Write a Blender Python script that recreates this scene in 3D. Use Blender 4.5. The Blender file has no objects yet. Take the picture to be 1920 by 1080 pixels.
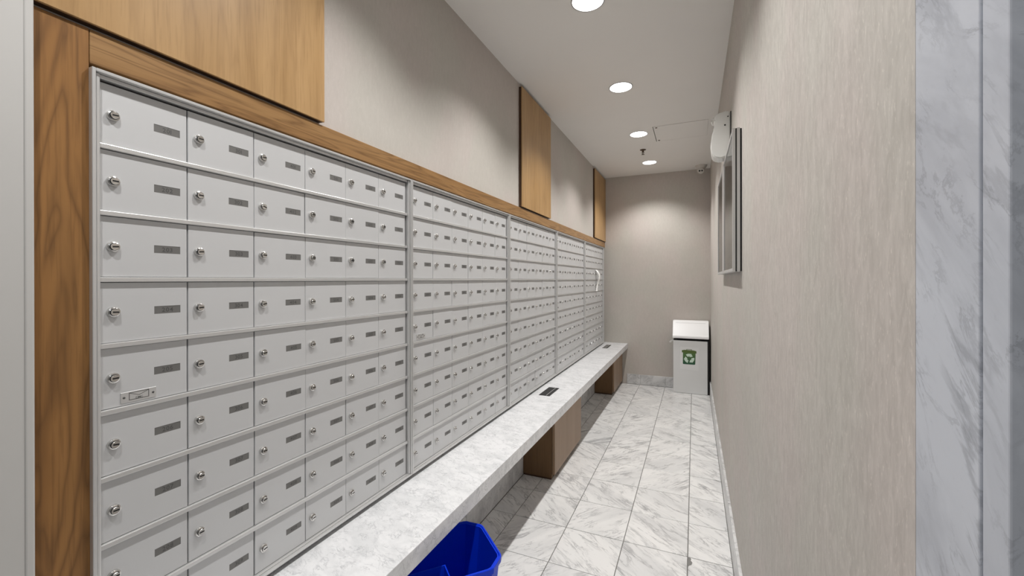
import bpy, bmesh, math, random
from mathutils import Vector, Matrix
random.seed(7)
S = bpy.context.scene
COL = S.collection

# ------------------------------------------------------------------ camera, world, light, exposure
CAM_Z = 1.3458
cd = bpy.data.cameras.new('camera'); cam = bpy.data.objects.new('camera', cd); COL.objects.link(cam)
cd.sensor_width = 36.0; cd.lens = 36 * 782.25 / 1920
cd.shift_y = -(540 - 525.46) / 1920
cd.clip_start = 0.02; cd.clip_end = 60
YAW, PIT, ROLL = 0.411622, -0.0010276, -0.0015199
F = Vector((-math.sin(YAW) * math.cos(PIT), math.cos(YAW) * math.cos(PIT), math.sin(PIT)))
R = Vector((math.cos(YAW), math.sin(YAW), 0)); U = R.cross(F)
R2 = R * math.cos(ROLL) + U * math.sin(ROLL); U2 = -R * math.sin(ROLL) + U * math.cos(ROLL)
m3 = Matrix((R2, U2, -F)).transposed()
cam.matrix_world = Matrix.Translation((0, 0, CAM_Z)) @ m3.to_4x4()
S.camera = cam

w = bpy.data.worlds.new('world'); S.world = w; w.use_nodes = True
w.node_tree.nodes['Background'].inputs[0].default_value = (0.75, 0.8, 0.9, 1)
w.node_tree.nodes['Background'].inputs[1].default_value = 0.3

S.view_settings.view_transform = 'Standard'; S.view_settings.look = 'None'
S.view_settings.exposure = 0.0; S.view_settings.gamma = 1.0
S.view_settings.use_curve_mapping = False

SPOT_W = 52.0          # each corridor downlight
SPOT_HALF = 62.0       # cone half angle, degrees
SPOT_BLEND = 0.65
LENS_E = 9.0
LOBBY_FILL_W = 4.0  # each fill panel added in the unseen lobby
CEIL = 2.689
LIGHT_COL = (1.0, 0.982, 0.966)
LX = -0.468
LIGHTS_Y = [0.0, 1.0, 1.99, 2.975, 4.0, 5.015]

# ------------------------------------------------------------------ helpers
def new_mat(name):
    m = bpy.data.materials.new(name); m.use_nodes = True
    nt = m.node_tree; b = nt.nodes['Principled BSDF']
    return m, nt, b
def setp(b, col=None, rough=None, metal=None, spec=None, trans=None, ior=None, coat=None):
    if col is not None: b.inputs['Base Color'].default_value = (*col, 1)
    if rough is not None: b.inputs['Roughness'].default_value = rough
    if metal is not None: b.inputs['Metallic'].default_value = metal
    if spec is not None: b.inputs['Specular IOR Level'].default_value = spec
    if trans is not None: b.inputs['Transmission Weight'].default_value = trans
    if ior is not None: b.inputs['IOR'].default_value = ior
    if coat is not None: b.inputs['Coat Weight'].default_value = coat
def N(nt, t, **kw):
    n = nt.nodes.new(t)
    for k, v in kw.items(): setattr(n, k, v)
    return n
def coords(nt, scale=(1, 1, 1), rot=(0, 0, 0), rnd=0.0):
    tc = N(nt, 'ShaderNodeTexCoord'); src = tc.outputs['Object']
    if rnd:
        oi = N(nt, 'ShaderNodeObjectInfo'); mu = N(nt, 'ShaderNodeMath', operation='MULTIPLY')
        nt.links.new(oi.outputs['Random'], mu.inputs[0]); mu.inputs[1].default_value = rnd
        va = N(nt, 'ShaderNodeVectorMath', operation='ADD')
        nt.links.new(src, va.inputs[0]); nt.links.new(mu.outputs[0], va.inputs[1]); src = va.outputs[0]
    if any(rot):
        m0 = N(nt, 'ShaderNodeMapping'); m0.inputs['Rotation'].default_value = rot
        nt.links.new(src, m0.inputs['Vector']); src = m0.outputs['Vector']
    mp = N(nt, 'ShaderNodeMapping'); mp.inputs['Scale'].default_value = scale
    nt.links.new(src, mp.inputs['Vector'])
    return mp.outputs['Vector']
def noise(nt, vec, scale, detail=4, rough=0.5, dist=0.0):
    n = N(nt, 'ShaderNodeTexNoise'); nt.links.new(vec, n.inputs['Vector'])
    n.inputs['Scale'].default_value = scale; n.inputs['Detail'].default_value = detail
    n.inputs['Roughness'].default_value = rough; n.inputs['Distortion'].default_value = dist
    return n.outputs['Fac']
def ramp(nt, fac, stops):
    r = N(nt, 'ShaderNodeValToRGB'); nt.links.new(fac, r.inputs['Fac'])
    el = r.color_ramp.elements
    while len(el) < len(stops): el.new(0.5)
    for e, (p, c) in zip(el, stops):
        e.position = p; e.color = (*c, 1) if len(c) == 3 else c
    return r.outputs['Color']
def mix(nt, a, b, fac, mode='MIX'):
    m = N(nt, 'ShaderNodeMix', data_type='RGBA', blend_type=mode)
    for sock, v in ((m.inputs[6], a), (m.inputs[7], b), (m.inputs[0], fac)):
        if hasattr(v, 'is_linked') or hasattr(v, 'links'): nt.links.new(v, sock)
        elif isinstance(v, (int, float)): sock.default_value = v
        else: sock.default_value = (*v, 1)
    return m.outputs[2]
def bump(nt, b, h, strength, dist=0.002):
    bp = N(nt, 'ShaderNodeBump'); bp.inputs['Strength'].default_value = strength; bp.inputs['Distance'].default_value = dist
    nt.links.new(h, bp.inputs['Height']); nt.links.new(bp.outputs[0], b.inputs['Normal'])
def vein(nt, vec, scale, width, dist=0.8, detail=6, rough=0.6):
    f = noise(nt, vec, scale, detail, rough, dist)
    s = N(nt, 'ShaderNodeMath', operation='SUBTRACT'); nt.links.new(f, s.inputs[0]); s.inputs[1].default_value = 0.5
    a = N(nt, 'ShaderNodeMath', operation='ABSOLUTE'); nt.links.new(s.outputs[0], a.inputs[0])
    mr = N(nt, 'ShaderNodeMapRange', interpolation_type='SMOOTHSTEP'); nt.links.new(a.outputs[0], mr.inputs['Value'])
    mr.inputs['From Min'].default_value = 0; mr.inputs['From Max'].default_value = width
    mr.inputs['To Min'].default_value = 1; mr.inputs['To Max'].default_value = 0
    return mr.outputs[0]
def mul(nt, a, b):
    m = N(nt, 'ShaderNodeMath', operation='MULTIPLY')
    for s, v in ((m.inputs[0], a), (m.inputs[1], b)):
        if isinstance(v, (int, float)): s.default_value = v
        else: nt.links.new(v, s)
    return m.outputs[0]
def rng(nt, v, a, b, c=0, d=1):
    mr = N(nt, 'ShaderNodeMapRange'); nt.links.new(v, mr.inputs['Value'])
    for k, x in zip(('From Min', 'From Max', 'To Min', 'To Max'), (a, b, c, d)): mr.inputs[k].default_value = x
    return mr.outputs[0]

def marble(name, base, cloud, veinc, rot, scale, stretch, veins=0.8, rough=0.28, fine=0.5, rnd=37.0, stretch3=None):
    m, nt, b = new_mat(name)
    v = coords(nt, tuple(scale * q for q in (stretch3 or (stretch, 1, 1))), rot, rnd)
    v0 = coords(nt, (scale, scale, scale), rot, rnd)
    cl = rng(nt, noise(nt, v, 1.3, 5, 0.6, 0.6), 0.42, 0.68)
    c = mix(nt, base, cloud, cl)
    mask = rng(nt, noise(nt, v0, 0.9, 3, 0.5), 0.40, 0.62)
    v1 = mul(nt, vein(nt, v, 1.1, 0.03, 0.35, 8, 0.6), mask)
    c = mix(nt, c, veinc, mul(nt, v1, veins))
    mask2 = rng(nt, noise(nt, v0, 2.3, 2, 0.5), 0.38, 0.62)
    v2 = mul(nt, vein(nt, v, 3.1, 0.03, 0.5, 8, 0.68), mask2)
    c = mix(nt, c, veinc, mul(nt, v2, fine))
    sp = rng(nt, noise(nt, v0, 14, 5, 0.7, 0.3), 0.62, 0.75)
    c = mix(nt, c, veinc, mul(nt, sp, 0.35 * fine))
    nt.links.new(c, b.inputs['Base Color']); setp(b, rough=rough, spec=0.4)
    return m

def wood(name, light, mid, dark, axis, gs=1.0, figure=1.0, rough=0.4, streak=1.0, lo_=1.0):
    """axis = grain direction 0/1/2 ; pattern in the wall plane (Y,Z)"""
    m, nt, b = new_mat(name)
    lo, hi = 0.9 * gs * lo_, 9.0 * gs
    sc = [hi, hi, hi]; sc[axis] = lo
    v = coords(nt, tuple(sc), (0, 0, 0), 13.0)
    f = noise(nt, v, 0.9, 3, 0.5, 0.8 * figure)
    bands = mul(nt, f, 7.0 * figure + 2.0)
    fr = N(nt, 'ShaderNodeMath', operation='PINGPONG'); nt.links.new(bands, fr.inputs[0]); fr.inputs[1].default_value = 0.5
    b2 = rng(nt, fr.outputs[0], 0, 0.5)
    big = noise(nt, v, 0.5, 2, 0.5)
    c = mix(nt, light, mid, rng(nt, big, 0.3, 0.7))
    pw = N(nt, 'ShaderNodeMath', operation='POWER'); nt.links.new(b2, pw.inputs[0]); pw.inputs[1].default_value = 2.2
    c = mix(nt, c, dark, mul(nt, pw.outputs[0], 0.55 * streak))
    sc2 = [120.0, 120.0, 120.0]; sc2[axis] = 5.0
    vf = coords(nt, tuple(sc2), (0, 0, 0), 5.0)
    pores = rng(nt, noise(nt, vf, 1.6, 3, 0.6), 0.5, 0.75)
    c = mix(nt, c, dark, mul(nt, pores, 0.4))
    nt.links.new(c, b.inputs['Base Color']); setp(b, rough=rough, spec=0.35)
    bump(nt, b, pores, 0.06, 0.0005)
    return m

def wallpaper(name, col, dark, amp=1.0):
    m, nt, b = new_mat(name)
    v = coords(nt, (75, 75, 27)); v2 = coords(nt, (1, 1, .8)); v3 = coords(nt, (260, 260, 120))
    f = noise(nt, v, 1.0, 4, 0.65, 0.6); g = noise(nt, v2, 1.6, 3, 0.55, .3); h = noise(nt, v3, 1.0, 2, 0.5)
    c = mix(nt, col, dark, mul(nt, rng(nt, f, 0.32, 0.70), 0.62 * amp))
    c = mix(nt, c, dark, mul(nt, rng(nt, g, 0.35, 0.7), 0.30))
    c = mix(nt, c, (col[0] * 1.35, col[1] * 1.35, col[2] * 1.33), mul(nt, rng(nt, h, 0.60, 0.78), 0.45 * amp))
    hu = noise(nt, v2, 2.7, 2, 0.5, .2)
    c = mix(nt, c, mix(nt, (1.0, 0.965, 0.965), (0.965, 0.975, 0.955), rng(nt, hu, 0.42, 0.58)), 0.8, 'MULTIPLY')
    nt.links.new(c, b.inputs['Base Color']); setp(b, rough=0.62, spec=0.3)
    bump(nt, b, f, 0.25 * amp, 0.002)
    return m

def plain(name, col, rough=0.5, metal=0.0, spec=0.5, nz=0.0, coat=None):
    m, nt, b = new_mat(name); setp(b, col, rough, metal, spec, coat=coat)
    if nz:
        v = coords(nt, (1, 1, 1), rnd=9.0)
        f = noise(nt, v, 2.2, 4, 0.6)
        f2 = noise(nt, v, 900, 2, 0.5)
        k = mix(nt, tuple(x * (1 - nz) for x in col), tuple(min(1, x * (1 + nz)) for x in col), f)
        k = mix(nt, k, tuple(x * 0.8 for x in col), mul(nt, rng(nt, f2, 0.5, 0.8), nz * 2))
        nt.links.new(k, b.inputs['Base Color'])
    return m

M = {}
M['wall_soft'] = wallpaper('greige wall covering far', (0.585, 0.55, 0.51), (0.42, 0.39, 0.355), 0.45)
M['wall'] = wallpaper('greige wall covering', (0.61, 0.578, 0.54), (0.39, 0.365, 0.335))
M['wall_smooth'] = plain('painted grey wall', (0.56, 0.55, 0.53), 0.6, nz=0.06)
M['ceiling'] = plain('ceiling paint', (0.84, 0.82, 0.79), 0.8, nz=0.02)
M['door'] = plain('silver grey door', (0.60, 0.605, 0.61), 0.42, 0.15, 0.5, nz=0.03)
M['alu'] = plain('anodised aluminium', (0.66, 0.66, 0.655), 0.33, 0.55, 0.5, nz=0.02)
M['chrome'] = plain('chrome', (0.66, 0.65, 0.63), 0.2, 1.0)
M['plate'] = plain('engraved plate', (0.175, 0.172, 0.165), 0.5, 0.2, nz=0.15)
M['black'] = plain('black', (0.008, 0.008, 0.008), 0.5)
M['digit'] = plain('engraved digit', (0.08, 0.08, 0.078), 0.6)
M['housing'] = plain('housing gap shade', (0.012, 0.012, 0.012), 0.7)  # near-black colour paints the shade behind the door gaps
M['floor'] = marble('floor marble', (0.83, 0.825, 0.81), (0.68, 0.68, 0.675), (0.25, 0.25, 0.26), (0, 0, 0.70), 4.6, 0.22, 0.6, 0.22, 0.6)
M['bench'] = marble('bench marble', (0.84, 0.845, 0.855), (0.71, 0.72, 0.73), (0.38, 0.39, 0.41), (0, 0, 0.30), 11.0, 0.55, 0.32, 0.22, 0.6)
M['base'] = marble('base marble', (0.72, 0.72, 0.715), (0.52, 0.52, 0.52), (0.25, 0.25, 0.26), (0.5, 0.5, 0.4), 6.0, 0.4, 0.6, 0.3, 0.5)
M['pillar'] = marble('pillar marble', (0.59, 0.62, 0.68), (0.45, 0.475, 0.53), (0.21, 0.225, 0.26), (0.75, 0.0, 0.0), 8.0, 1.0, 0.45, 0.35, 0.4, stretch3=(1.0, 1.0, 0.33))
M['grout'] = plain('grout', (0.22, 0.215, 0.205), 0.85)
M['panel_wood'] = wood('light veneer', (0.50, 0.315, 0.145), (0.40, 0.24, 0.10), (0.24, 0.13, 0.05), 2, 2.2, 0.35, 0.42, 0.55)
M['trim_wood'] = wood('oak trim', (0.37, 0.215, 0.088), (0.29, 0.155, 0.058), (0.13, 0.062, 0.022), 1, 2.6, 0.8, 0.4, 1.15, lo_=0.6)
M['stile_wood'] = wood('walnut toned stile', (0.33, 0.165, 0.055), (0.25, 0.115, 0.034), (0.085, 0.038, 0.014), 2, 1.5, 0.75, 0.4, 0.95, lo_=1.6)
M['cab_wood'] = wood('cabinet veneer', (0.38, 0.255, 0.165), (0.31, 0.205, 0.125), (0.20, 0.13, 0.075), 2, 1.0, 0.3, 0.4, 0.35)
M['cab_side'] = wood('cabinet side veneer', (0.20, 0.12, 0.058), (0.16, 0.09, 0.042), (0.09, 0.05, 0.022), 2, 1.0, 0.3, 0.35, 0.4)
M['edge_wood'] = plain('dark panel edge', (0.06, 0.025, 0.008), 0.5)
M['white_plastic'] = plain('white plastic', (0.80, 0.80, 0.77), 0.35)
M['cam_plastic'] = plain('camera plastic', (0.62, 0.59, 0.55), 0.4)
M['bin_front'] = plain('silver grey bin front', (0.76, 0.765, 0.76), 0.4, nz=0.04)
M['bin_lid'] = plain('white bin lid', (0.93, 0.93, 0.93), 0.35)
M['blue'] = plain('blue plastic', (0.001, 0.04, 0.70), 0.4, spec=0.22)
M['paper'] = plain('white paper', (0.9, 0.9, 0.88), 0.7)
M['sheet'] = plain('sticker sheet', (0.80, 0.805, 0.80), 0.35)
M['green'] = plain('sticker green', (0.025, 0.11, 0.035), 0.45)
_m, _nt, _b = new_mat('printed green'); setp(_b, rough=0.45)
_tc = N(_nt, 'ShaderNodeTexCoord'); _sx = N(_nt, 'ShaderNodeSeparateXYZ'); _nt.links.new(_tc.outputs['Object'], _sx.inputs[0])
_nt.links.new(mix(_nt, (0.012, 0.085, 0.04), (0.085, 0.17, 0.045), rng(_nt, _sx.outputs['Z'], 0.35, 0.47)), _b.inputs['Base Color']); M['green'] = _m
M['olive'] = plain('sticker olive', (0.09, 0.14, 0.03), 0.45)
M['mint'] = plain('sticker arrows', (0.66, 0.80, 0.68), 0.45)
M['brass'] = plain('dull bronze', (0.12, 0.085, 0.06), 0.35, 0.9)
M['ring'] = plain('lamp trim ring', (0.34, 0.33, 0.32), 0.4, 0.3)
M['case_back'] = plain('case lining', (0.82, 0.825, 0.81), 0.6)
mg, ntg, bg = new_mat('case glass'); ntg.nodes.remove(bg)
tr_ = N(ntg, 'ShaderNodeBsdfTransparent'); gl_ = N(ntg, 'ShaderNodeBsdfGlossy'); gl_.inputs['Roughness'].default_value = 0.02
tr_.inputs['Color'].default_value = (0.93, 0.95, 0.945, 1)
fr_ = N(ntg, 'ShaderNodeFresnel'); fr_.inputs['IOR'].default_value = 1.5; ms_ = N(ntg, 'ShaderNodeMixShader')
ntg.links.new(fr_.outputs[0], ms_.inputs[0]); ntg.links.new(tr_.outputs[0], ms_.inputs[1]); ntg.links.new(gl_.outputs[0], ms_.inputs[2])
ntg.links.new(ms_.outputs[0], ntg.nodes['Material Output'].inputs['Surface']); M['glass'] = mg
me, nte, be = new_mat('lamp lens'); setp(be, (1, 1, 1), 0.5)
be.inputs['Emission Color'].default_value = (1.0, 0.985, 0.96, 1); be.inputs['Emission Strength'].default_value = LENS_E; M['lens'] = me
mp_, ntp, bp_ = new_mat('added fill glow'); setp(bp_, (1, 1, 1), 0.5)
bp_.inputs['Emission Color'].default_value = (0.93, 0.96, 1, 1); bp_.inputs['Emission Strength'].default_value = 0.5; M['diffuser'] = mp_  # glowing face of the added lobby fill panels
# green gradient of the printed bin is a plain two-colour print (olive lid, darker green foot)

def box(bm, x0, x1, y0, y1, z0, z1, bev=0.0, mi=0, seg=1):
    r = bmesh.ops.create_cube(bm, size=1.0)
    vs = r['verts']
    for v in vs:
        v.co = Vector((x0 + (v.co.x + .5) * (x1 - x0), y0 + (v.co.y + .5) * (y1 - y0), z0 + (v.co.z + .5) * (z1 - z0)))
    fs = set(f for v in vs for f in v.link_faces)
    for f in fs: f.material_index = mi
    if bev > 0:
        es = list(set(e for v in vs for e in v.link_edges))
        rr = bmesh.ops.bevel(bm, geom=es, offset=bev, segments=seg, affect='EDGES', profile=0.5)
        for f in rr['faces']: f.material_index = mi
def lathe(bm, prof, n=24, axis='Z', origin=(0, 0, 0), mi=0, a0=0.0):
    """prof list of (r,h); revolve about axis"""
    rings = []
    o = Vector(origin)
    def pt(r, h, a):
        c, s = math.cos(a) * r, math.sin(a) * r
        return o + (Vector((c, s, h)) if axis == 'Z' else Vector((h, c, s)) if axis == 'X' else Vector((s, h, c)))
    for r, h in prof:
        if r < 1e-7: rings.append([bm.verts.new(pt(0, h, 0))])
        else: rings.append([bm.verts.new(pt(r, h, a0 + 2 * math.pi * i / n)) for i in range(n)])
    for a, b in zip(rings, rings[1:]):
        for i in range(n):
            j = (i + 1) % n
            if len(a) == 1 and len(b) == 1: continue
            if len(a) == 1: f = bm.faces.new((a[0], b[i], b[j]))
            elif len(b) == 1: f = bm.faces.new((a[i], b[0], a[j]))
            else: f = bm.faces.new((a[i], b[i], b[j], a[j]))
            f.material_index = mi; f.smooth = True
def prism(bm, poly, axis, a, b, mi=0, bev=0):
    """poly in the plane perpendicular to axis. axis X: (y,z); Y: (x,z); Z: (x,y)"""
    def p(u, v, w_):
        return Vector((w_, u, v)) if axis == 'X' else Vector((u, w_, v)) if axis == 'Y' else Vector((u, v, w_))
    A = [bm.verts.new(p(u, v, a)) for u, v in poly]; B = [bm.verts.new(p(u, v, b)) for u, v in poly]
    fs = [bm.faces.new(A), bm.faces.new(B[::-1])]
    n = len(poly)
    for i in range(n):
        j = (i + 1) % n; fs.append(bm.faces.new((A[j], A[i], B[i], B[j])))
    for f in fs: f.material_index = mi
def tube(bm, pts, r, n=8, mi=0, cap=True):
    rings = []
    for i, p in enumerate(pts):
        p = Vector(p); q = Vector(pts[min(i + 1, len(pts) - 1)]); o_ = Vector(pts[max(i - 1, 0)])
        d = (q - o_).normalized(); up = Vector((0, 0, 1)) if abs(d.z) < .9 else Vector((1, 0, 0))
        a = d.cross(up).normalized(); b = d.cross(a)
        rings.append([bm.verts.new(p + (a * math.cos(t) + b * math.sin(t)) * r) for t in [2 * math.pi * k / n for k in range(n)]])
    for a, b in zip(rings, rings[1:]):
        for i in range(n):
            f = bm.faces.new((a[i], a[(i + 1) % n], b[(i + 1) % n], b[i])); f.smooth = True; f.material_index = mi
    if cap:
        for rg in (rings[0][::-1], rings[-1]): bm.faces.new(rg).material_index = mi
def obj(name, bm, mats, parent=None, smooth=None):
    bmesh.ops.recalc_face_normals(bm, faces=bm.faces)
    me = bpy.data.meshes.new(name); bm.to_mesh(me); bm.free()
    for m in (mats if isinstance(mats, (list, tuple)) else [mats]): me.materials.append(m)
    if smooth is not None:
        me.polygons.foreach_set('use_smooth', [True] * len(me.polygons))
        try: me.set_sharp_from_angle(angle=math.radians(smooth))
        except Exception: pass
    o = bpy.data.objects.new(name, me); COL.objects.link(o)
    if parent: o.parent = parent
    return o
def inst(name, me, parent, loc=(0, 0, 0), rot=(0, 0, 0)):
    o = bpy.data.objects.new(name, me); COL.objects.link(o)
    if parent: o.parent = parent
    o.location = loc; o.rotation_euler = rot
    return o
def thing(name, loc, label, cat, group=None, rot=(0, 0, 0)):
    o = bpy.data.objects.new(name, None); COL.objects.link(o); o.location = loc; o.rotation_euler = rot
    o.empty_display_size = 0.05
    tag(o, label, cat, group); return o
def tag(o, label, cat, group=None):
    o['label'] = label; o['category'] = cat
    if group: o['group'] = group
def struct(o, label=None):
    o['kind'] = 'structure'
    if label: o['label'] = label
    return o
def bxo(name, dims, mat, parent=None, bev=0.0, seg=1):
    bm = bmesh.new(); box(bm, *dims, bev=bev, seg=seg); return obj(name, bm, mat, parent)

# ------------------------------------------------------------------ key dimensions
XW = -1.097      # left wall face
XR = 0.1786      # right wall face
YB = 5.565       # back wall face
XD = -1.091      # mailbox door face
XL = -1.072      # mailbox frame lip
YN = 0.333       # end of the proud near wall on the left
T = 0.3048

# ------------------------------------------------------------------ room shell
bm = bmesh.new(); box(bm, -1.4, 2.9, -2.9, 5.9, -0.10, -0.0045)
floor = struct(obj('floor', bm, M['grout']), 'polished white marble tile floor with grey veins and thin grout lines')
bm = bmesh.new()
hx0, hx1, hy0, hy1 = -0.336, 0.112, 3.86, 4.285     # hole for the access hatch
for d in ((-1.4, hx0, -2.9, 5.9), (hx1, 2.9, -2.9, 5.9), (hx0, hx1, -2.9, hy0), (hx0, hx1, hy1, 5.9)):
    box(bm, d[0], d[1], d[2], d[3], CEIL, CEIL + 0.03)
box(bm, hx0 - .02, hx1 + .02, hy0 - .02, hy1 + .02, CEIL + 0.03, CEIL + 0.05)
ceiling = struct(obj('ceiling', bm, M['ceiling']), 'flat off-white painted ceiling with a row of round recessed lights')
hp = bxo('access_panel', (hx0 + .006, hx1 - .0008, hy0 + .008, hy1 - .004, CEIL - 0.0005, CEIL + 0.012), M['ceiling'], ceiling, 0.0006)
for (px, py) in ((hx0 + .03, hy0 + .035), (hx0 + .028, hy1 - .03)):
    bm = bmesh.new(); lathe(bm, [(0, 0), (.007, 0), (.009, .0015), (.009, .004)], 12, 'Z', (0, 0, 0))
    o = obj('panel_screw', bm, M['brass'], hp); o.location = (px, py, CEIL - 0.004)

bm = bmesh.new()
box(bm, -1.4, XW, YN, YB + .3, 1.806, CEIL + .03)
box(bm, -1.4, XW, YN, YB + .3, -0.1, 0.455)
box(bm, -1.4, -1.30, YN, YB + .3, 0.455, 1.806)
wall_left = struct(obj('wall_left', bm, M['wall_soft']), 'greige textured wall above the mailboxes, washed by the ceiling lights')
bm = bmesh.new(); box(bm, -1.4, -1.052, -2.9, 0.3205, -0.1, CEIL + .03)
wl2 = struct(obj('wall_left', bm, M['wall_smooth']), 'smooth light grey wall at the left edge of the picture')
struct(bxo('trim_1', (-1.30, -1.0505, 0.3205, YN, 0.0, CEIL), M['wall_smooth'], None, 0.003, 3), 'narrow light grey corner strip beside the wooden mailbox surround')
struct(bxo('wall_back', (-1.4, 0.5, YB, YB + .3, -0.1, CEIL + .03), M['wall_soft']), 'greige end wall behind the white recycling bin')
struct(bxo('wall_right', (XR, 0.36, 0.479, YB + .3, -0.1, CEIL + .03), M['wall']), 'long greige textured wall on the right')
# marble cladding at the near end of the right wall and round the corner into the lobby
we = struct(bxo('wall_front', (XR + .0195, 2.9, 0.375, 0.478, -0.1, CEIL + .03), M['grout']), 'marble clad wall end at the right edge of the picture')
for d in ((XR - .0003, XR + .02, 0.3885, 0.4785, 0, CEIL), (XR - .0003, XR + .02, 0.3585, 0.3855, 0, CEIL)):
    bxo('marble_slab', d, M['pillar'], we, 0.0012, 2)
for i in range(4):
    bxo('marble_slab', (XR + .0205 + i * .62, XR + .0205 + i * .62 + .618, 0.3585, 0.375, 0, CEIL), M['pillar'], we, 0.0012, 1)
# lobby behind the camera
struct(bxo('wall_rear', (-1.4, 2.9, -2.9, -2.6, -0.1, CEIL + .03), M['wall_smooth']))
struct(bxo('wall_far', (2.6, 2.9, -2.6, 0.36, -0.1, CEIL + .03), M['wall_smooth']))

# floor tiles : 12 inch marble, grid measured from the photograph
gx0, gy0 = -0.9444, 1.8903
def tile_mesh(wx, wy, g=0.0042):
    bm = bmesh.new(); box(bm, -wx / 2 + g / 2, wx / 2 - g / 2, -wy / 2 + g / 2, wy / 2 - g / 2, -0.006, 0.0)
    es = [e for e in bm.edges if all(v.co.z > -.001 for v in e.verts)]
    bmesh.ops.bevel(bm, geom=es, offset=0.0008, segments=1, affect='EDGES')
    bmesh.ops.recalc_face_normals(bm, faces=bm.faces)
    me = bpy.data.meshes.new('tile'); bm.to_mesh(me); bm.free(); me.materials.append(M['floor']); return me
cols = [(-1.084, gx0)] + [(gx0 + i * T, gx0 + (i + 1) * T) for i in range(3)] + [(gx0 + 3 * T, 0.1655)]
rows = []
j = -6
while gy0 + j * T < YB - 0.02:
    a, b = gy0 + j * T, min(gy0 + (j + 1) * T, YB - .012)
    rows.append((a, b)); j += 1
cache = {}
for (x0, x1) in cols:
    for (y0, y1) in rows:
        k = (round(x1 - x0, 3), round(y1 - y0, 3))
        if k not in cache: cache[k] = tile_mesh(*k)
        sq = abs(k[0] - k[1]) < .002
        rz = random.choice([0, math.pi / 2, math.pi, -math.pi / 2] if sq else [0, math.pi])
        o = inst('tile', cache[k], floor, ((x0 + x1) / 2, (y0 + y1) / 2, random.uniform(-.0004, .0002)), (0, 0, rz))
# lobby tiles
big = tile_mesh(2 * T, 2 * T, 0.003)
for i in range(6):
    for k in range(5):
        inst('tile', big, floor, (-0.74 + i * 2 * T, -0.25 - k * 2 * T, 0), (0, 0, random.choice([0, math.pi / 2])))
bm = bmesh.new()
prism(bm, [(-.0285, 2.190), (-.020, 2.196), (-.014, 2.182), (-.017, 2.172), (-.009, 2.158), (-.013, 2.140), (-.022, 2.132), (-.0285, 2.118)], 'Z', 0.0001, 0.0006)
obj('tile_chip', bm, M['grout'], floor)['label'] = 'dark chipped corner of a floor tile'

# marble baseboards, cut in pieces
def baseboard(name, segs, fixed, axis, label):
    bm = bmesh.new()
    if axis == 'Y': box(bm, fixed[0] + .003, fixed[1], segs[0][0], segs[-1][1], 0.0, fixed[2] - .004)
    else: box(bm, segs[0][0], segs[-1][1], fixed[0] + .003, fixed[1], 0.0, fixed[2] - .004)
    if name == 'baseboard_left':
        bm.free(); bm = bmesh.new(); box(bm, fixed[0], fixed[1] - .003, segs[0][0], segs[-1][1], 0.0, fixed[2] - .004)
    p = struct(obj(name, bm, M['grout']), label)
    for a, b in segs:
        bxo('marble_piece', (fixed[0], fixed[1], a + .0008, b - .0008, 0.0, fixed[2]) if axis == 'Y' else (a + .0008, b - .0008, fixed[0], fixed[1], 0.0, fixed[2]), M['base'], p, 0.0012)
    return p
ys = [.479] + [gy0 + k * 2 * T for k in range(-2, 6)] + [YB]
baseboard('baseboard_right', list(zip(ys, ys[1:])), (0.1655, XR, 0.150), 'Y', 'low marble skirting along the right wall')
baseboard('baseboard_back', [(-0.80, -0.632), (-0.632, -0.327), (-0.327, -0.022), (-0.022, 0.1655)], (YB - .012, YB, 0.127), 'X', 'veined marble skirting on the end wall')
ys2 = [.36, 1.2806, 1.8903, 2.50, 3.1095, 3.719, 4.3287, 4.9383, YB - .012]
baseboard('baseboard_left', list(zip(ys2, ys2[1:])), (XW, -1.085, 0.15), 'Y', 'marble skirting in the shadow under the bench')

# ------------------------------------------------------------------ oak surround and the veneer panels above
XT = -1.084
tr = struct(bxo('trim_2', (-1.30, XT, 0.4185, YB, 1.7725, 1.8385), M['trim_wood'], None, 0.0012, 2), 'long oak rail running above the whole mailbox wall')
st = struct(bxo('trim_3', (-1.30, XT, 0.3345, 0.4175, 0.0, 1.8385), M['stile_wood'], None, 0.0012, 2), 'wide brown wood stile left of the first mailbox unit')
PX = -1.0735
for (y0, y1, lab) in ((0.335, 0.976, 'widest wood panel, at the top left above the first mailboxes'),
                      (2.634, 3.258, 'middle light oak panel on the wall, tall and narrow in view'),
                      (4.917, YB - .001, 'farthest light oak panel, in the corner by the end wall')):
    p = thing('wood_panel', (PX, (y0 + y1) / 2, 1.846), lab, 'wall panel')
    bm = bmesh.new(); box(bm, -0.006, 0, -(y1 - y0) / 2, (y1 - y0) / 2, 0.0, 0.819, 0.0008)
    obj('veneer_face', bm, M['panel_wood'], p)
    bm = bmesh.new(); box(bm, -0.0245, -0.0055, -(y1 - y0) / 2 + .0008, (y1 - y0) / 2 - .0008, 0.0006, 0.818)
    obj('backing_board', bm, M['edge_wood'], p)['label'] = 'dark brown panel edge'

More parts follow.
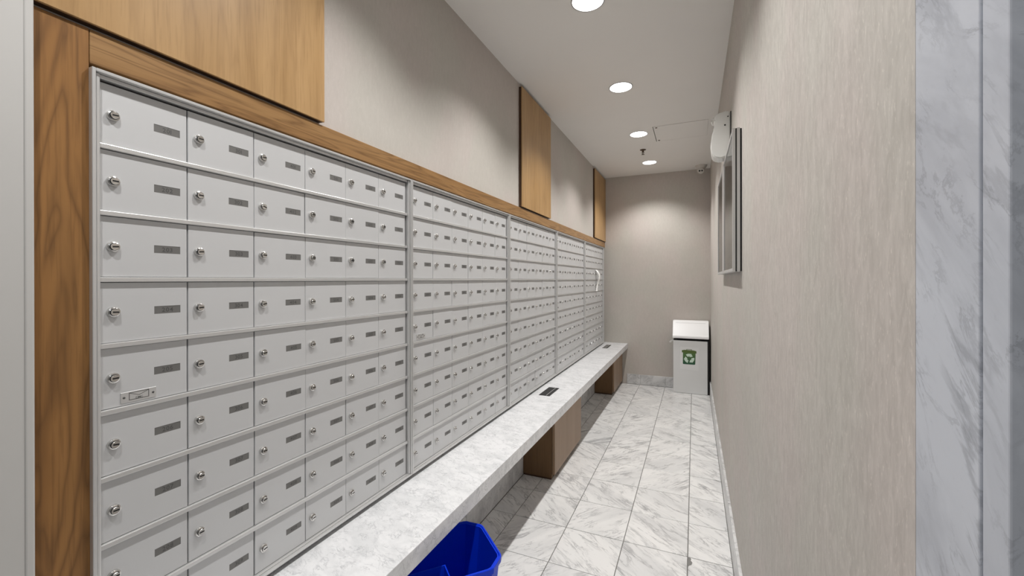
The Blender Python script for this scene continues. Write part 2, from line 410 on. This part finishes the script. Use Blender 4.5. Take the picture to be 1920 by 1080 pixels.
# ------------------------------------------------------------------ mailbox units
WU = 1.0057; YU0 = 0.416
ZT, ZB_ = 1.7630, 0.5370
RP = 0.1343; R0 = 1.6832
CP = 0.1616; D0 = 0.017          # door pitch and first door edge inside a unit
DH = 0.1228
PLY, LKY = 0.1195, 0.0225        # plate and lock centre from the door's left edge
def door_mesh(wd, h):
    """door face in YZ, front at x=0, origin at the left edge middle height; shallow window for the number plate"""
    bm = bmesh.new(); c = 0.0009; t = 0.010; rc = 0.0011
    py0, py1 = PLY - .0255, PLY + .0255; pz0, pz1 = -.0085, .0085
    Y = [c, py0, py1, wd - c]; Z = [-h / 2 + c, pz0, pz1, h / 2 - c]
    g = [[bm.verts.new((0, y, z)) for z in Z] for y in Y]
    for i in range(3):
        for k in range(3):
            if i == 1 and k == 1: continue
            bm.faces.new((g[i][k], g[i + 1][k], g[i + 1][k + 1], g[i][k + 1]))
    inn = [bm.verts.new((-rc, y, z)) for y, z in ((py0, pz0), (py1, pz0), (py1, pz1), (py0, pz1))]
    out = [g[1][1], g[2][1], g[2][2], g[1][2]]
    for a in range(4):
        b = (a + 1) % 4; bm.faces.new((out[a], out[b], inn[b], inn[a]))
    bm.faces.new(inn)
    ring = [g[0][0], g[1][0], g[2][0], g[3][0], g[3][1], g[3][2], g[3][3], g[2][3], g[1][3], g[0][3], g[0][2], g[0][1]]
    def ex(v, x, e):
        y = v.co.y; z = v.co.z
        if abs(y - c) < 1e-6: y = c - e
        if abs(y - (wd - c)) < 1e-6: y = wd - c + e
        if abs(z - (-h / 2 + c)) < 1e-6: z = -h / 2 + c - e
        if abs(z - (h / 2 - c)) < 1e-6: z = h / 2 - c + e
        return bm.verts.new((x, y, z))
    r1 = [ex(v, -c * .8, c) for v in ring]; r2 = [ex(v, -t, c) for v in ring]
    for A, B in ((ring, r1), (r1, r2)):
        for a in range(12):
            b = (a + 1) % 12; bm.faces.new((A[a], A[b], B[b], B[a]))
    bm.faces.new(r2)
    bmesh.ops.recalc_face_normals(bm, faces=bm.faces)
    me = bpy.data.meshes.new('door'); bm.to_mesh(me); bm.free(); me.materials.append(M['door']); return me
DM = {'tight': door_mesh(CP - .0009, DH), 'gap': door_mesh(CP - .0028, DH)}
bm = bmesh.new()
lathe(bm, [(.0108, 0), (.0108, .0042), (.0100, .0060), (.0078, .0072), (.0078, .0072)], 24, 'X')
lathe(bm, [(.0078, .0072), (.0076, .0064), (.0069, .0064)], 24, 'X', mi=1)
lathe(bm, [(.0069, .0064), (.0069, .0094), (.0064, .0100), (0, .0100)], 24, 'X')
box(bm, .0097, .0103, -.0040, .0062, -.0014, .0016, mi=1)
bmesh.ops.recalc_face_normals(bm, faces=bm.faces)
lock_me = bpy.data.meshes.new('lock'); bm.to_mesh(lock_me); bm.free()
lock_me.materials.append(M['chrome']); lock_me.materials.append(M['black'])
try: lock_me.set_sharp_from_angle(angle=math.radians(28))
except Exception: pass
bm = bmesh.new(); box(bm, 0, .0004, -.0254, .0254, -.0084, .0084)
plate_me = bpy.data.meshes.new('number_plate'); bm.to_mesh(plate_me); bm.free(); plate_me.materials.append(M['plate'])

# characters: turned into polygons once, then assembled
GL = {}
def glyph(ch):
    if ch not in GL:
        cu = bpy.data.curves.new('g', 'FONT'); cu.body = ch; cu.size = 1.0; cu.resolution_u = 2; cu.offset = 0.012
        o = bpy.data.objects.new('g', cu); COL.objects.link(o)
        dg = bpy.context.evaluated_depsgraph_get(); me = o.evaluated_get(dg).to_mesh()
        vs = [(v.co.x, v.co.y) for v in me.vertices]; fs = [tuple(p.vertices) for p in me.polygons]
        o.evaluated_get(dg).to_mesh_clear()
        bpy.data.objects.remove(o); bpy.data.curves.remove(cu)
        x0 = min(v[0] for v in vs); x1 = max(v[0] for v in vs)
        GL[ch] = (vs, fs, x0, x1)
    return GL[ch]
def text_mesh(name, s, size, gap=0.10):
    """text in the YZ plane facing +X, centred"""
    V = []; Fc = []; x = 0
    for ch in s:
        vs, fs, x0, x1 = glyph(ch); b = len(V)
        V += [((v[0] - x0 + x), v[1]) for v in vs]; Fc += [tuple(i + b for i in f) for f in fs]
        x += (x1 - x0) + gap
    x -= gap; h = 0.70
    me = bpy.data.meshes.new(name)
    me.from_pydata([(0, (a - x / 2) * size, (b_ - h / 2) * size) for a, b_ in V], [], Fc); me.update()
    me.materials.append(M['digit']); return me

def ring_mesh(bm, y0, y1, z0, z1, wdt, x0, x1, bev=0.0006):
    box(bm, x0, x1, y0, y0 + wdt, z0, z1, bev); box(bm, x0, x1, y1 - wdt, y1, z0, z1, bev)
    box(bm, x0, x1, y0 + wdt, y1 - wdt, z1 - wdt, z1, bev); box(bm, x0, x1, y0 + wdt, y1 - wdt, z0, z0 + wdt, bev)
frame_me = None
unit_labels = ['nearest and largest mailbox unit, at the left beside the brown wood stile',
               'second mailbox unit from the left, just past the big nearest one',
               'third silver mailbox unit from the left, middle of the row of five',
               'fourth silver mailbox unit from the left, second from the end wall',
               'farthest mailbox unit, narrowest in view, beside the end wall']
# frame shared meshes
def shared(name, fn, mats):
    bm = bmesh.new(); fn(bm); bmesh.ops.recalc_face_normals(bm, faces=bm.faces)
    me = bpy.data.meshes.new(name); bm.to_mesh(me); bm.free()
    for m in mats: me.materials.append(m)
    return me
FR = shared('frame', lambda b: ring_mesh(b, 0.0011, WU - .0011, ZB_, ZT, .0062, -1.10 - XL, 0, .0009), [M['alu']])
def _inner(b):
    zz0, zz1 = ZB_ + .0066, ZT - .0066
    box(b, -.030, -.0060, .0078, .0162, zz0, zz1, .0028, seg=3)
    box(b, -.030, -.0060, WU - .0150, WU - .0074, zz0, zz1, .0028, seg=3)
    box(b, -.030, -.0120, .0155, WU - .0155, zz1 - .0075, zz1, .0006)
    box(b, -.030, -.0095, .0155, WU - .0155, zz0, zz0 + .0025, .0006)
IN = shared('inner_frame', _inner, [M['alu']])
DV = shared('divider_rail', lambda b: box(b, -.030, -.0118, .0155, WU - .0155, -.0049, .0049, .0012, seg=2), [M['alu']])
HS = shared('housing', lambda b: box(b, -.19, -.0305, .004, WU - .004, ZB_ + .004, ZT - .004), [M['housing']])

def emblem(parent, y, z):
    bm = bmesh.new(); W2, H2 = .031, .011
    box(bm, 0, .0010, -W2, W2, -H2, H2, .0003, 0)
    o = obj('emblem_plate', bm, [M['alu']], parent); o.location = (0.0003, y, z); o['label'] = 'small riveted metal plate with an envelope drawing'
    bm = bmesh.new(); e0, e1, f0, f1, lw = -.0172, .0178, -.0070, .0088, .0009
    X0, X1 = 0.0010, 0.0014
    for q in ((e0, e1, f1 - lw, f1), (e0, e1, f0, f0 + lw), (e0, e0 + lw, f0, f1), (e1 - lw, e1, f0, f1)):
        box(bm, X0, X1, q[0], q[1], q[2], q[3])
    for s in (-1, 1):
        a = (e0 if s < 0 else e1, f1); m_ = (0.0003, 0.0008)
        prism(bm, [(a[0], a[1]), (m_[0], m_[1] + lw / 2), (m_[0], m_[1] - lw / 2), (a[0], a[1] - lw)], 'X', X0, X1)
    for yy in (-.0255, .0255): lathe(bm, [(0, .0022), (.0012, .0022), (.0022, .0016), (.0024, .001)], 10, 'X', (0, yy, 0))
    o2 = obj('envelope_drawing', bm, [M['digit']], parent); o2.location = o.location
    o3 = inst('emblem_letters', text_mesh('emblem_letters', 'CMC', .0062, .08), parent, (o.location.x + .0012, y + .0005, z - .0038))

for u in range(5):
    un = thing('mailbox_unit', (XL, YU0 + u * WU, 0), unit_labels[u], 'mailboxes', 'mailbox units along the left wall')
    inst('frame', FR, un); inst('inner_frame', IN, un); inst('housing', HS, un)
    for k in range(8): inst('divider_rail', DV, un, (0, 0, R0 - RP / 2 - k * RP))
    for c in range(6):
        for k in range(9):
            wide = random.random() < .30
            if u == 0 and c < 5: wide = random.random() < (.95, .85, .5, .35, .25)[c]
            d = inst('mailbox_door', DM['gap' if wide else 'tight'], un,
                     (XD - XL + random.uniform(-.0004, .0006), D0 + c * CP + (random.uniform(-.0002, .0004)), R0 - k * RP + random.uniform(-.0003, .0003)),
                     (0, random.gauss(0, .0025), random.gauss(0, .0022)))
            inst('lock', lock_me, d, (0, LKY, random.uniform(-.0012, .0008)), (random.gauss(0, .10), 0, 0))
            inst('number_plate', plate_me, d, (-.0010, PLY, 0))
            if u < 2:
                s = '%d%02d' % (2 + c + 6 * u, k + 1)
                inst('door_number', text_mesh('door_number', s, .0135), d, (-.0004, PLY, 0))
            if k == 4 and c == 0 and u in (0, 1): emblem(d, .066, -.0455)
            if k == 4 and c == 0 and u in (3, 4):
                bm = bmesh.new(); lathe(bm, [(.007, 0), (.007, .012), (.006, .014), (0, .014)], 12, 'X')
                o = obj('master_lock', bm, M['black'], d, 30); o.location = (0, .0135, -.040)

# crumpled strip of paper caught in the far doors
bm = bmesh.new()
path = []
for i in range(19):
    t = i / 18.0; z = 1.465 - t * 0.255
    x = -1.086 + .030 * math.sin(math.pi * min(1, t * 1.05)) + .012 * math.sin(t * 7)
    if i in (0,): x = -1.088
    y = 5.03 + .02 * math.sin(t * 3.1)
    wd = .017 + .012 * abs(math.cos(t * 5.5)) + .006 * random.random()
    path.append((x, y, z, wd))
prev = None
for x, y, z, wd in path:
    j = random.uniform(-.003, .003)
    cur = [bm.verts.new((x - .002 + j, y - wd, z)), bm.verts.new((x + .006, y - wd * .3, z + j)), bm.verts.new((x + .001 - j, y + wd * .35, z)), bm.verts.new((x + .005, y + wd, z - j))]
    if prev:
        for a in range(3): bm.faces.new((prev[a], prev[a + 1], cur[a + 1], cur[a]))
    prev = cur
pp = obj('paper_strip', bm, M['paper']); md = pp.modifiers.new('s', 'SOLIDIFY'); md.thickness = .0012
tag(pp, 'crumpled white strip of paper hanging from the farthest mailboxes', 'paper')

# ------------------------------------------------------------------ marble bench
bt, bu, bf = 0.520, 0.457, -0.7895
bench = thing('bench', (bf, 0.36, bt), 'long white marble bench slab running under the mailboxes to the end wall', 'bench')
bm = bmesh.new(); box(bm, XW + .0005, bf, 0.3345 + .084, YB - .001, bu, bt, 0.002, seg=2)
o = obj('slab', bm, M['bench'], bench); o.location = -Vector(bench.location)
def grille(x0, x1, y0, y1, body, slot, bar):
    g = thing('g', (0, 0, 0), '', ''); bpy.data.objects.remove(g)
    bm = bmesh.new(); box(bm, x0, x1, y0, y1, bt, bt + .0022, .0008)
    p = obj('cable_outlet', bm, body, bench); p.location = -Vector(bench.location); p['label'] = 'rectangular slotted outlet let into the bench top'
    bm = bmesh.new(); sx = x0 + (x1 - x0) * .66
    box(bm, sx, sx + .0035, y0 + .004, y1 - .004, bt + .0022, bt + .0034, 0)
    obj('divider_bar', bm, bar, p)
    bm = bmesh.new(); box(bm, sx + .006, x1 - .003, y0 + .004, y1 - .004, bt + .0022, bt + .0026)
    obj('slot', bm, slot, p)
grille(-1.022, -0.940, 2.815, 3.050, M['black'], M['black'], M['alu'])
grille(-1.020, -0.958, 5.045, 5.325, M['plate'], M['black'], M['alu'])

# pedestal cabinets under the bench
for (y0, y1, lab) in ((2.672, 3.385, 'brown wooden cabinet under the middle of the marble bench'),
                      (4.93, YB - .013, 'brown wooden cabinet under the far end of the bench'),
                      (0.43, 0.93, 'brown wooden cabinet under the near end of the bench')):
    c = thing('pedestal_cabinet', (-0.877, y0, 0), lab, 'cabinet', 'cabinets carrying the bench')
    L = y1 - y0; dx = -1.084 + .877
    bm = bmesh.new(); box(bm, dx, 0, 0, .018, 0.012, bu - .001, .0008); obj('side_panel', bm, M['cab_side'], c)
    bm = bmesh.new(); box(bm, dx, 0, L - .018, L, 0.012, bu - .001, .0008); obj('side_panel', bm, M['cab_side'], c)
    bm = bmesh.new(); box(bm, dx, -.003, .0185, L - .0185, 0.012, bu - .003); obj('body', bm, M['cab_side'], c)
    bm = bmesh.new(); box(bm, dx, -.006, .004, L - .004, 0.0, 0.012, .0008); obj('plinth', bm, M['edge_wood'], c)
    bm = bmesh.new(); box(bm, .002, .020, .004, L - .002, 0.034, bu - .006, .0010); obj('door', bm, M['cab_wood'], c)['label'] = 'lighter brown flat cabinet door'

# ------------------------------------------------------------------ blue recycling bin under the bench
bA = Vector((.737, -.675, 0)); bB = Vector((-.675, -.737, 0)); c1 = Vector((-.821, 1.525, 0))
LA, LB = .310, .355
ctr = c1 + bA * LA / 2 + bB * LB / 2
bin_ = thing('blue_recycling_bin', (ctr.x, ctr.y, 0), 'open blue plastic recycling bin under the front of the marble bench', 'bin', rot=(0, 0, math.atan2(bA.y, bA.x)))
def octo(a, b, ch): # half sizes, chamfer ; local x along A, local y along -B
    pts = []
    for sx, sy in ((1, 1), (-1, 1), (-1, -1), (1, -1)):
        q = [(sx * a, sy * (b - ch)), (sx * (a - ch * .29), sy * (b - ch * .29)), (sx * (a - ch), sy * b)]
        q = [(sx * a, sy * (b - ch)), (sx * (a - ch), sy * b)]
        # small rounding of each chamfer end
        (x0, y0), (x1, y1) = q
        r = [(x0, y0 - sy * .008), (x0 - sx * .004, y0 + sy * .005), (x1 + sx * .005, y1 - sy * .004), (x1 - sx * .008, y1)]
        pts += r if sx * sy > 0 else r[::-1]
    return pts
def loft(bm, secs, closed_bottom=True):
    rings = [[bm.verts.new((x, y, z)) for x, y in pts] for pts, z in secs]
    n = len(rings[0])
    for a, b in zip(rings, rings[1:]):
        for i in range(n): bm.faces.new((a[i], a[(i + 1) % n], b[(i + 1) % n], b[i]))
    if closed_bottom: bm.faces.new(rings[0]); bm.faces.new(rings[-1])
RZ = .362
bm = bmesh.new()
loft(bm, [(octo(.118, .138, .040), .003), (octo(.148, .170, .052), RZ - .03), (octo(.148, .170, .052), RZ - .004),
          (octo(.144, .166, .051), RZ - .004), (octo(.144, .166, .051), RZ - .03), (octo(.114, .134, .039), .007)])
obj('tub', bm, M['blue'], bin_, 25)
bm = bmesh.new()
loft(bm, [(octo(.1505, .1725, .053), RZ - .020), (octo(.1545, .1765, .054), RZ - .022), (octo(.156, .178, .055), RZ - .012), (octo(.156, .178, .055), RZ - .002),
          (octo(.154, .176, .054), RZ), (octo(.1505, .1725, .053), RZ), (octo(.1485, .1705, .0525), RZ - .003), (octo(.1485, .1705, .0525), RZ - .012), (octo(.1505, .1725, .053), RZ - .020)], False)
obj('rim', bm, M['blue'], bin_, 25)
# small hanging caddy in the near corner of the tub
bm = bmesh.new()
def rct(x0, x1, y0, y1): return [(x0, y0), (x1, y0), (x1, y1), (x0, y1)]
X0, X1, Y0, Y1 = .052, .130, -.152, -.016
loft(bm, [(rct(X0 + .012, X1 - .012, Y0 + .012, Y1 - .012), .14), (rct(X0, X1, Y0, Y1), RZ - .012), (rct(X0 + .004, X1 - .004, Y0 + .004, Y1 - .004), RZ - .012), (rct(X0 + .015, X1 - .015, Y0 + .015, Y1 - .015), .145)])
obj('inner_caddy', bm, M['blue'], bin_)

# ------------------------------------------------------------------ white recycling bin by the end wall
wb = thing('white_recycling_bin', (-0.040, 5.345, 0), 'tall white and grey recycling bin with green sticker, in the far corner', 'bin')
hw = .190; dp = .205
bm = bmesh.new(); box(bm, -hw + .002, hw + .013, .014, dp, 0, .632, .003); obj('black_body', bm, M['black'], wb)['label'] = 'black plastic body'
bm = bmesh.new(); box(bm, -hw, hw - .008, 0, .0135, .002, .622, .002); obj('front_panel', bm, M['bin_front'], wb)
bm = bmesh.new()
prism(bm, [(-.020, .650), (-.020, .676), (.010, .700), (.094, .842), (.110, .850), (.195, .850), (.205, .842), (.205, .650)], 'X', -hw - .006, hw + .006)
bmesh.ops.bevel(bm, geom=list(bm.edges), offset=.0035, segments=2, affect='EDGES')
o = obj('lid', bm, M['bin_lid'], wb, 35)
n_ = Vector((0, -(.842 - .700), .094 - .010)).normalized()
bm = bmesh.new(); box(bm, -hw + .025, hw - .025, -.0005, .0015, -.0015, .0015); o = obj('flap_seam', bm, M['bin_front'], wb)
o.location = (0, .0835, .826); o.rotation_euler = (-.6, 0, 0)
# sticker: sheet, printed bin, arrows
fy = -.0006
def flat(name, poly_list, mat, y0, y1, parent):
    bm = bmesh.new()
    for p in poly_list: prism(bm, p, 'Y', y0, y1)
    return obj(name, bm, mat, parent)
sh = flat('sticker', [[(-.115, .285), (.085, .275), (.088, .545), (-.112, .552)]], M['sheet'], fy - .0004, fy + .0005, wb); sh['label'] = 'pale sticker with a printed green recycling bin'
cx = -.013
flat('printed_bin', [[(cx - .065, .345), (cx + .058, .345), (cx + .064, .352), (cx + .068, .488), (cx - .069, .488), (cx - .071, .352)]], M['green'], fy - .0010, fy - .0004, sh)
flat('printed_lid', [[(cx - .080, .482), (cx + .078, .478), (cx + .076, .505), (cx + .05, .512), (cx - .05, .514), (cx - .082, .508)],
                     [(cx - .032, .512), (cx - .030, .524), (cx + .026, .523), (cx + .028, .511), (cx + .022, .511), (cx + .02, .518), (cx - .024, .519), (cx - .026, .512)]], M['olive'], fy - .0013, fy - .0010, sh)
polys = []
rc = Vector((cx - .001, .415))
for k in range(3):
    a = math.radians(90 + 120 * k)
    def P(r, t, k=k): return (rc.x + r * math.cos(math.radians(90 + 120 * k + t)), rc.y + r * math.sin(math.radians(90 + 120 * k + t)))
    # one bent band with an arrow head
    polys.append([P(.056, t) for t in (42, 30, 15, 0, -12, -20)] + [P(.024, t) for t in (-20, -5, 12, 28, 42)])
    polys.append([P(.062, -18), P(.045, -57), P(.017, -18)])
flat('recycling_arrows', polys, M['mint'], fy - .0017, fy - .0013, sh)
# white scrap sticking out at the side
bm = bmesh.new()
vs = [bm.verts.new(v) for v in ((-.186, .02, .628), (-.205, .014, .622), (-.228, .01, .607), (-.235, .012, .596), (-.222, .018, .588), (-.205, .024, .602), (-.186, .026, .608))]
bm.faces.new(vs[:4] + [vs[4], vs[5], vs[6]])
o = obj('paper_scrap', bm, M['paper']); o.location = (-0.040, 5.345, 0)
md = o.modifiers.new('s', 'SOLIDIFY'); md.thickness = .003
tag(o, 'small white scrap poking out beside the white bin lid', 'paper')

# ------------------------------------------------------------------ glazed notice case on the right wall
yc0, yc1, zc0, zc1 = 1.93, 3.08, 1.378, 1.966; xf = 0.144
case = thing('notice_case', (XR, yc0, zc0), 'shallow aluminium notice case with glass doors on the right wall', 'notice board')
def cb(name, d, mat, bev=.0006, seg=1):
    bm = bmesh.new(); box(bm, *d, bev=bev, seg=seg); o = obj(name, bm, mat, case); o.location = (-XR, -yc0, -zc0); return o
cb('wall_gap_shade', (.172, XR - .0005, yc0 + .003, yc1 - .003, zc0 + .003, zc1 - .003), M['black'], 0)  # black strip painting the shadow gap between case and wall
bm = bmesh.new()
for d in ((.1605, .172, yc0, yc0 + .012, zc0, zc1), (.1605, .172, yc1 - .012, yc1, zc0, zc1), (.1605, .172, yc0 + .012, yc1 - .012, zc0, zc0 + .012), (.1605, .172, yc0 + .012, yc1 - .012, zc1 - .012, zc1)): box(bm, *d)
o = obj('case_body', bm, M['alu'], case); o.location = (-XR, -yc0, -zc0)
cb('lining', (.168, .1715, yc0 + .0125, yc1 - .0125, zc0 + .0125, zc1 - .0125), M['case_back'], 0)
cb('door_gasket', (.1555, .1604, yc0 + .0015, yc1 - .0015, zc0 + .0015, zc0 + .010), M['black'], 0)
cb('door_gasket', (.1555, .1604, yc0 + .0015, yc1 - .0015, zc1 - .010, zc1 - .0015), M['black'], 0)
cb('door_gasket', (.1555, .1604, yc0 + .0015, yc0 + .010, zc0 + .0105, zc1 - .0105), M['black'], 0)
cb('door_gasket', (.1555, .1604, yc1 - .010, yc1 - .0015, zc0 + .0105, zc1 - .0105), M['black'], 0)
ym = 2.545
for a, b, fa, fb in ((yc0, ym - .001, .012, .065), (ym + .001, yc1, .060, .020)):
    bm = bmesh.new(); fw = .014
    for d in ((a, a + fa, zc0, zc1), (b - fb, b, zc0, zc1), (a + fa, b - fb, zc0, zc0 + fw), (a + fa, b - fb, zc1 - fw, zc1)):
        box(bm, xf, .1553, d[0], d[1], d[2], d[3], .0008)
    dr = obj('glazed_door', bm, M['alu'], case); dr.location = (-XR, -yc0, -zc0)
    bm = bmesh.new(); box(bm, xf + .003, xf + .007, a + fa - .004, b - fb + .004, zc0 + fw - .004, zc1 - fw + .004)
    obj('glass_pane', bm, M['glass'], dr)

# ------------------------------------------------------------------ air freshener above the case
af = thing('air_freshener', (XR, 2.50, 1.99), 'white curved plastic air freshener dispenser above the notice case', 'dispenser')
prof = [(-.004, .030), (-.004, .232), (-.020, .240), (-.062, .232), (-.078, .222), (-.080, .205), (-.076, .178), (-.080, .155), (-.092, .120), (-.096, .085), (-.093, .045), (-.088, .012), (-.078, .002), (-.050, -.006), (-.025, .0), (-.010, .018)]
bm = bmesh.new()
prism(bm, prof, 'Y', -.050, .050)
bmesh.ops.bevel(bm, geom=[e for e in bm.edges], offset=.005, segments=3, affect='EDGES')
obj('shell', bm, M['white_plastic'], af, 40)
bm = bmesh.new(); box(bm, -.0045, -.0005, -.047, .047, .010, .236, .001); obj('back_plate', bm, M['black'], af)
bm = bmesh.new(); lathe(bm, [(0, -.0015), (.0042, -.0015), (.0042, .003)], 16, 'Y', (-.030, -.0505, .165)); lathe(bm, [(0, -.0015), (.0032, -.0015), (.0032, .003)], 16, 'Y', (-.016, -.0505, .208))
obj('sensor_hole', bm, M['black'], af)
bm = bmesh.new(); tube(bm, [(-.074, 0, .186), (-.088, 0, .190), (-.092, 0, .205), (-.090, 0, .222), (-.080, 0, .228)], .003, 8)
obj('hook', bm, M['white_plastic'], af)

# ------------------------------------------------------------------ ceiling fittings
def ceiling_light(y, lab):
    t = thing('downlight', (LX, y, CEIL), lab, 'ceiling light', 'recessed lights in a row down the ceiling')
    bm = bmesh.new(); lathe(bm, [(.0805, 0), (.0800, -.0030), (.0765, -.0036), (.0745, -.0030), (.0745, 0)], 48, 'Z'); obj('trim_ring', bm, M['ring'], t, 40)
    bm = bmesh.new(); lathe(bm, [(0, -.0022), (.0744, -.0020), (.0744, 0)], 48, 'Z'); obj('lens', bm, M['lens'], t)
    ld = bpy.data.lights.new('downlight', 'SPOT'); ld.energy = SPOT_W; ld.spot_size = math.radians(2 * SPOT_HALF); ld.spot_blend = SPOT_BLEND
    ld.shadow_soft_size = .03; ld.color = LIGHT_COL
    l = bpy.data.objects.new('downlight_lamp', ld); COL.objects.link(l); l.parent = t; l.location = (0, 0, -.012)
names_ = {0.0: 'unseen recessed ceiling light, added directly above the camera', 1.0: 'recessed ceiling light above the nearest mailboxes',  # the one above the camera is added, out of view, for lighting
          1.99: 'large round ceiling light cut by the top edge of the picture', 2.975: 'second round ceiling light, below the one cut by the edge',
          4.0: 'third round ceiling light, beside the ceiling hatch', 5.015: 'smallest and farthest ceiling light, nearest the end wall'}
for y in LIGHTS_Y: ceiling_light(y, names_[y])
for i, (x, y) in enumerate(((1.3, -0.7), (1.3, -2.0))):   # unseen lobby panels, added behind the camera as fill light
    t = thing('fill_panel', (x, y, CEIL), ('unseen square fill light panel added in the lobby, nearer the corridor', 'unseen square fill light panel added in the lobby, nearer the rear wall')[i], 'ceiling light')
    bm = bmesh.new(); box(bm, -.3, .3, -.3, .3, -.012, 0, .002); obj('fill_panel_frame', bm, M['alu'], t)
    bm = bmesh.new(); box(bm, -.28, .28, -.28, .28, -.014, -.012); obj('diffuser', bm, M['diffuser'], t)
    ld = bpy.data.lights.new('fill_panel', 'AREA'); ld.energy = LOBBY_FILL_W; ld.size = .56; ld.color = (0.93, 0.96, 1.0)
    l = bpy.data.objects.new('fill_panel_lamp', ld); COL.objects.link(l); l.parent = t; l.location = (0, 0, -.02)

sp = thing('sprinkler', (-.484, 4.50, CEIL), 'small bronze sprinkler head between the two farthest ceiling lights', 'sprinkler')
bm = bmesh.new(); lathe(bm, [(.031, 0), (.031, -.002), (.024, -.006), (.012, -.009), (.010, -.012)], 24, 'Z'); obj('escutcheon', bm, M['brass'], sp, 40)
bm = bmesh.new(); lathe(bm, [(.010, -.009), (.010, -.024), (.006, -.027), (.003, -.030), (.0026, -.048), (0, -.049)], 12, 'Z')
for s in (-1, 1): tube(bm, [(s * .008, 0, -.022), (s * .011, 0, -.034), (s * .003, 0, -.047)], .0022, 6)
obj('body', bm, M['brass'], sp, 40)
bm = bmesh.new()
for k in range(10):
    a = 2 * math.pi * k / 10
    prism(bm, [(math.cos(a - .22) * .004, math.sin(a - .22) * .004), (math.cos(a - .2) * .016, math.sin(a - .2) * .016), (math.cos(a + .2) * .016, math.sin(a + .2) * .016), (math.cos(a + .22) * .004, math.sin(a + .22) * .004)], 'Z', -.0505, -.049)
obj('deflector', bm, M['brass'], sp)

cc = thing('security_camera', (.075, 5.40, CEIL), 'small white turret security camera in the far right ceiling corner', 'camera')
bm = bmesh.new(); lathe(bm, [(0, 0), (.066, 0), (.066, -.006), (.060, -.018), (.052, -.034), (.046, -.040), (0, -.040)], 32, 'Z'); obj('base', bm, M['cam_plastic'], cc, 40)
bm = bmesh.new(); bmesh.ops.create_uvsphere(bm, u_segments=28, v_segments=16, radius=.045)
o = obj('eyeball', bm, M['cam_plastic'], cc, 180); o.location = (0, 0, -.052)
d = (Vector((-.05, -1.0, -.45))).normalized(); q = d.to_track_quat('Z', 'Y')
bm = bmesh.new(); lathe(bm, [(.034, .030), (.034, .0415), (.031, .044), (0, .044)], 24, 'Z'); f_ = obj('face', bm, M['cam_plastic'], cc, 40)
f_.location = (0, 0, -.052); f_.rotation_mode = 'QUATERNION'; f_.rotation_quaternion = q
side = q @ Vector((1, 0, 0)); 
right = Vector((1, 0, 0)); up_ = d.cross(right).normalized() * -1
for s in (-1, 1):
    bm = bmesh.new(); lathe(bm, [(0, .0455), (.0095, .0455), (.0105, .042)], 16, 'Z'); o = obj('lens', bm, M['black'], cc, 40)
    o.rotation_mode = 'QUATERNION'; o.rotation_quaternion = q; o.location = Vector((0, 0, -.052)) + right * s * .0135
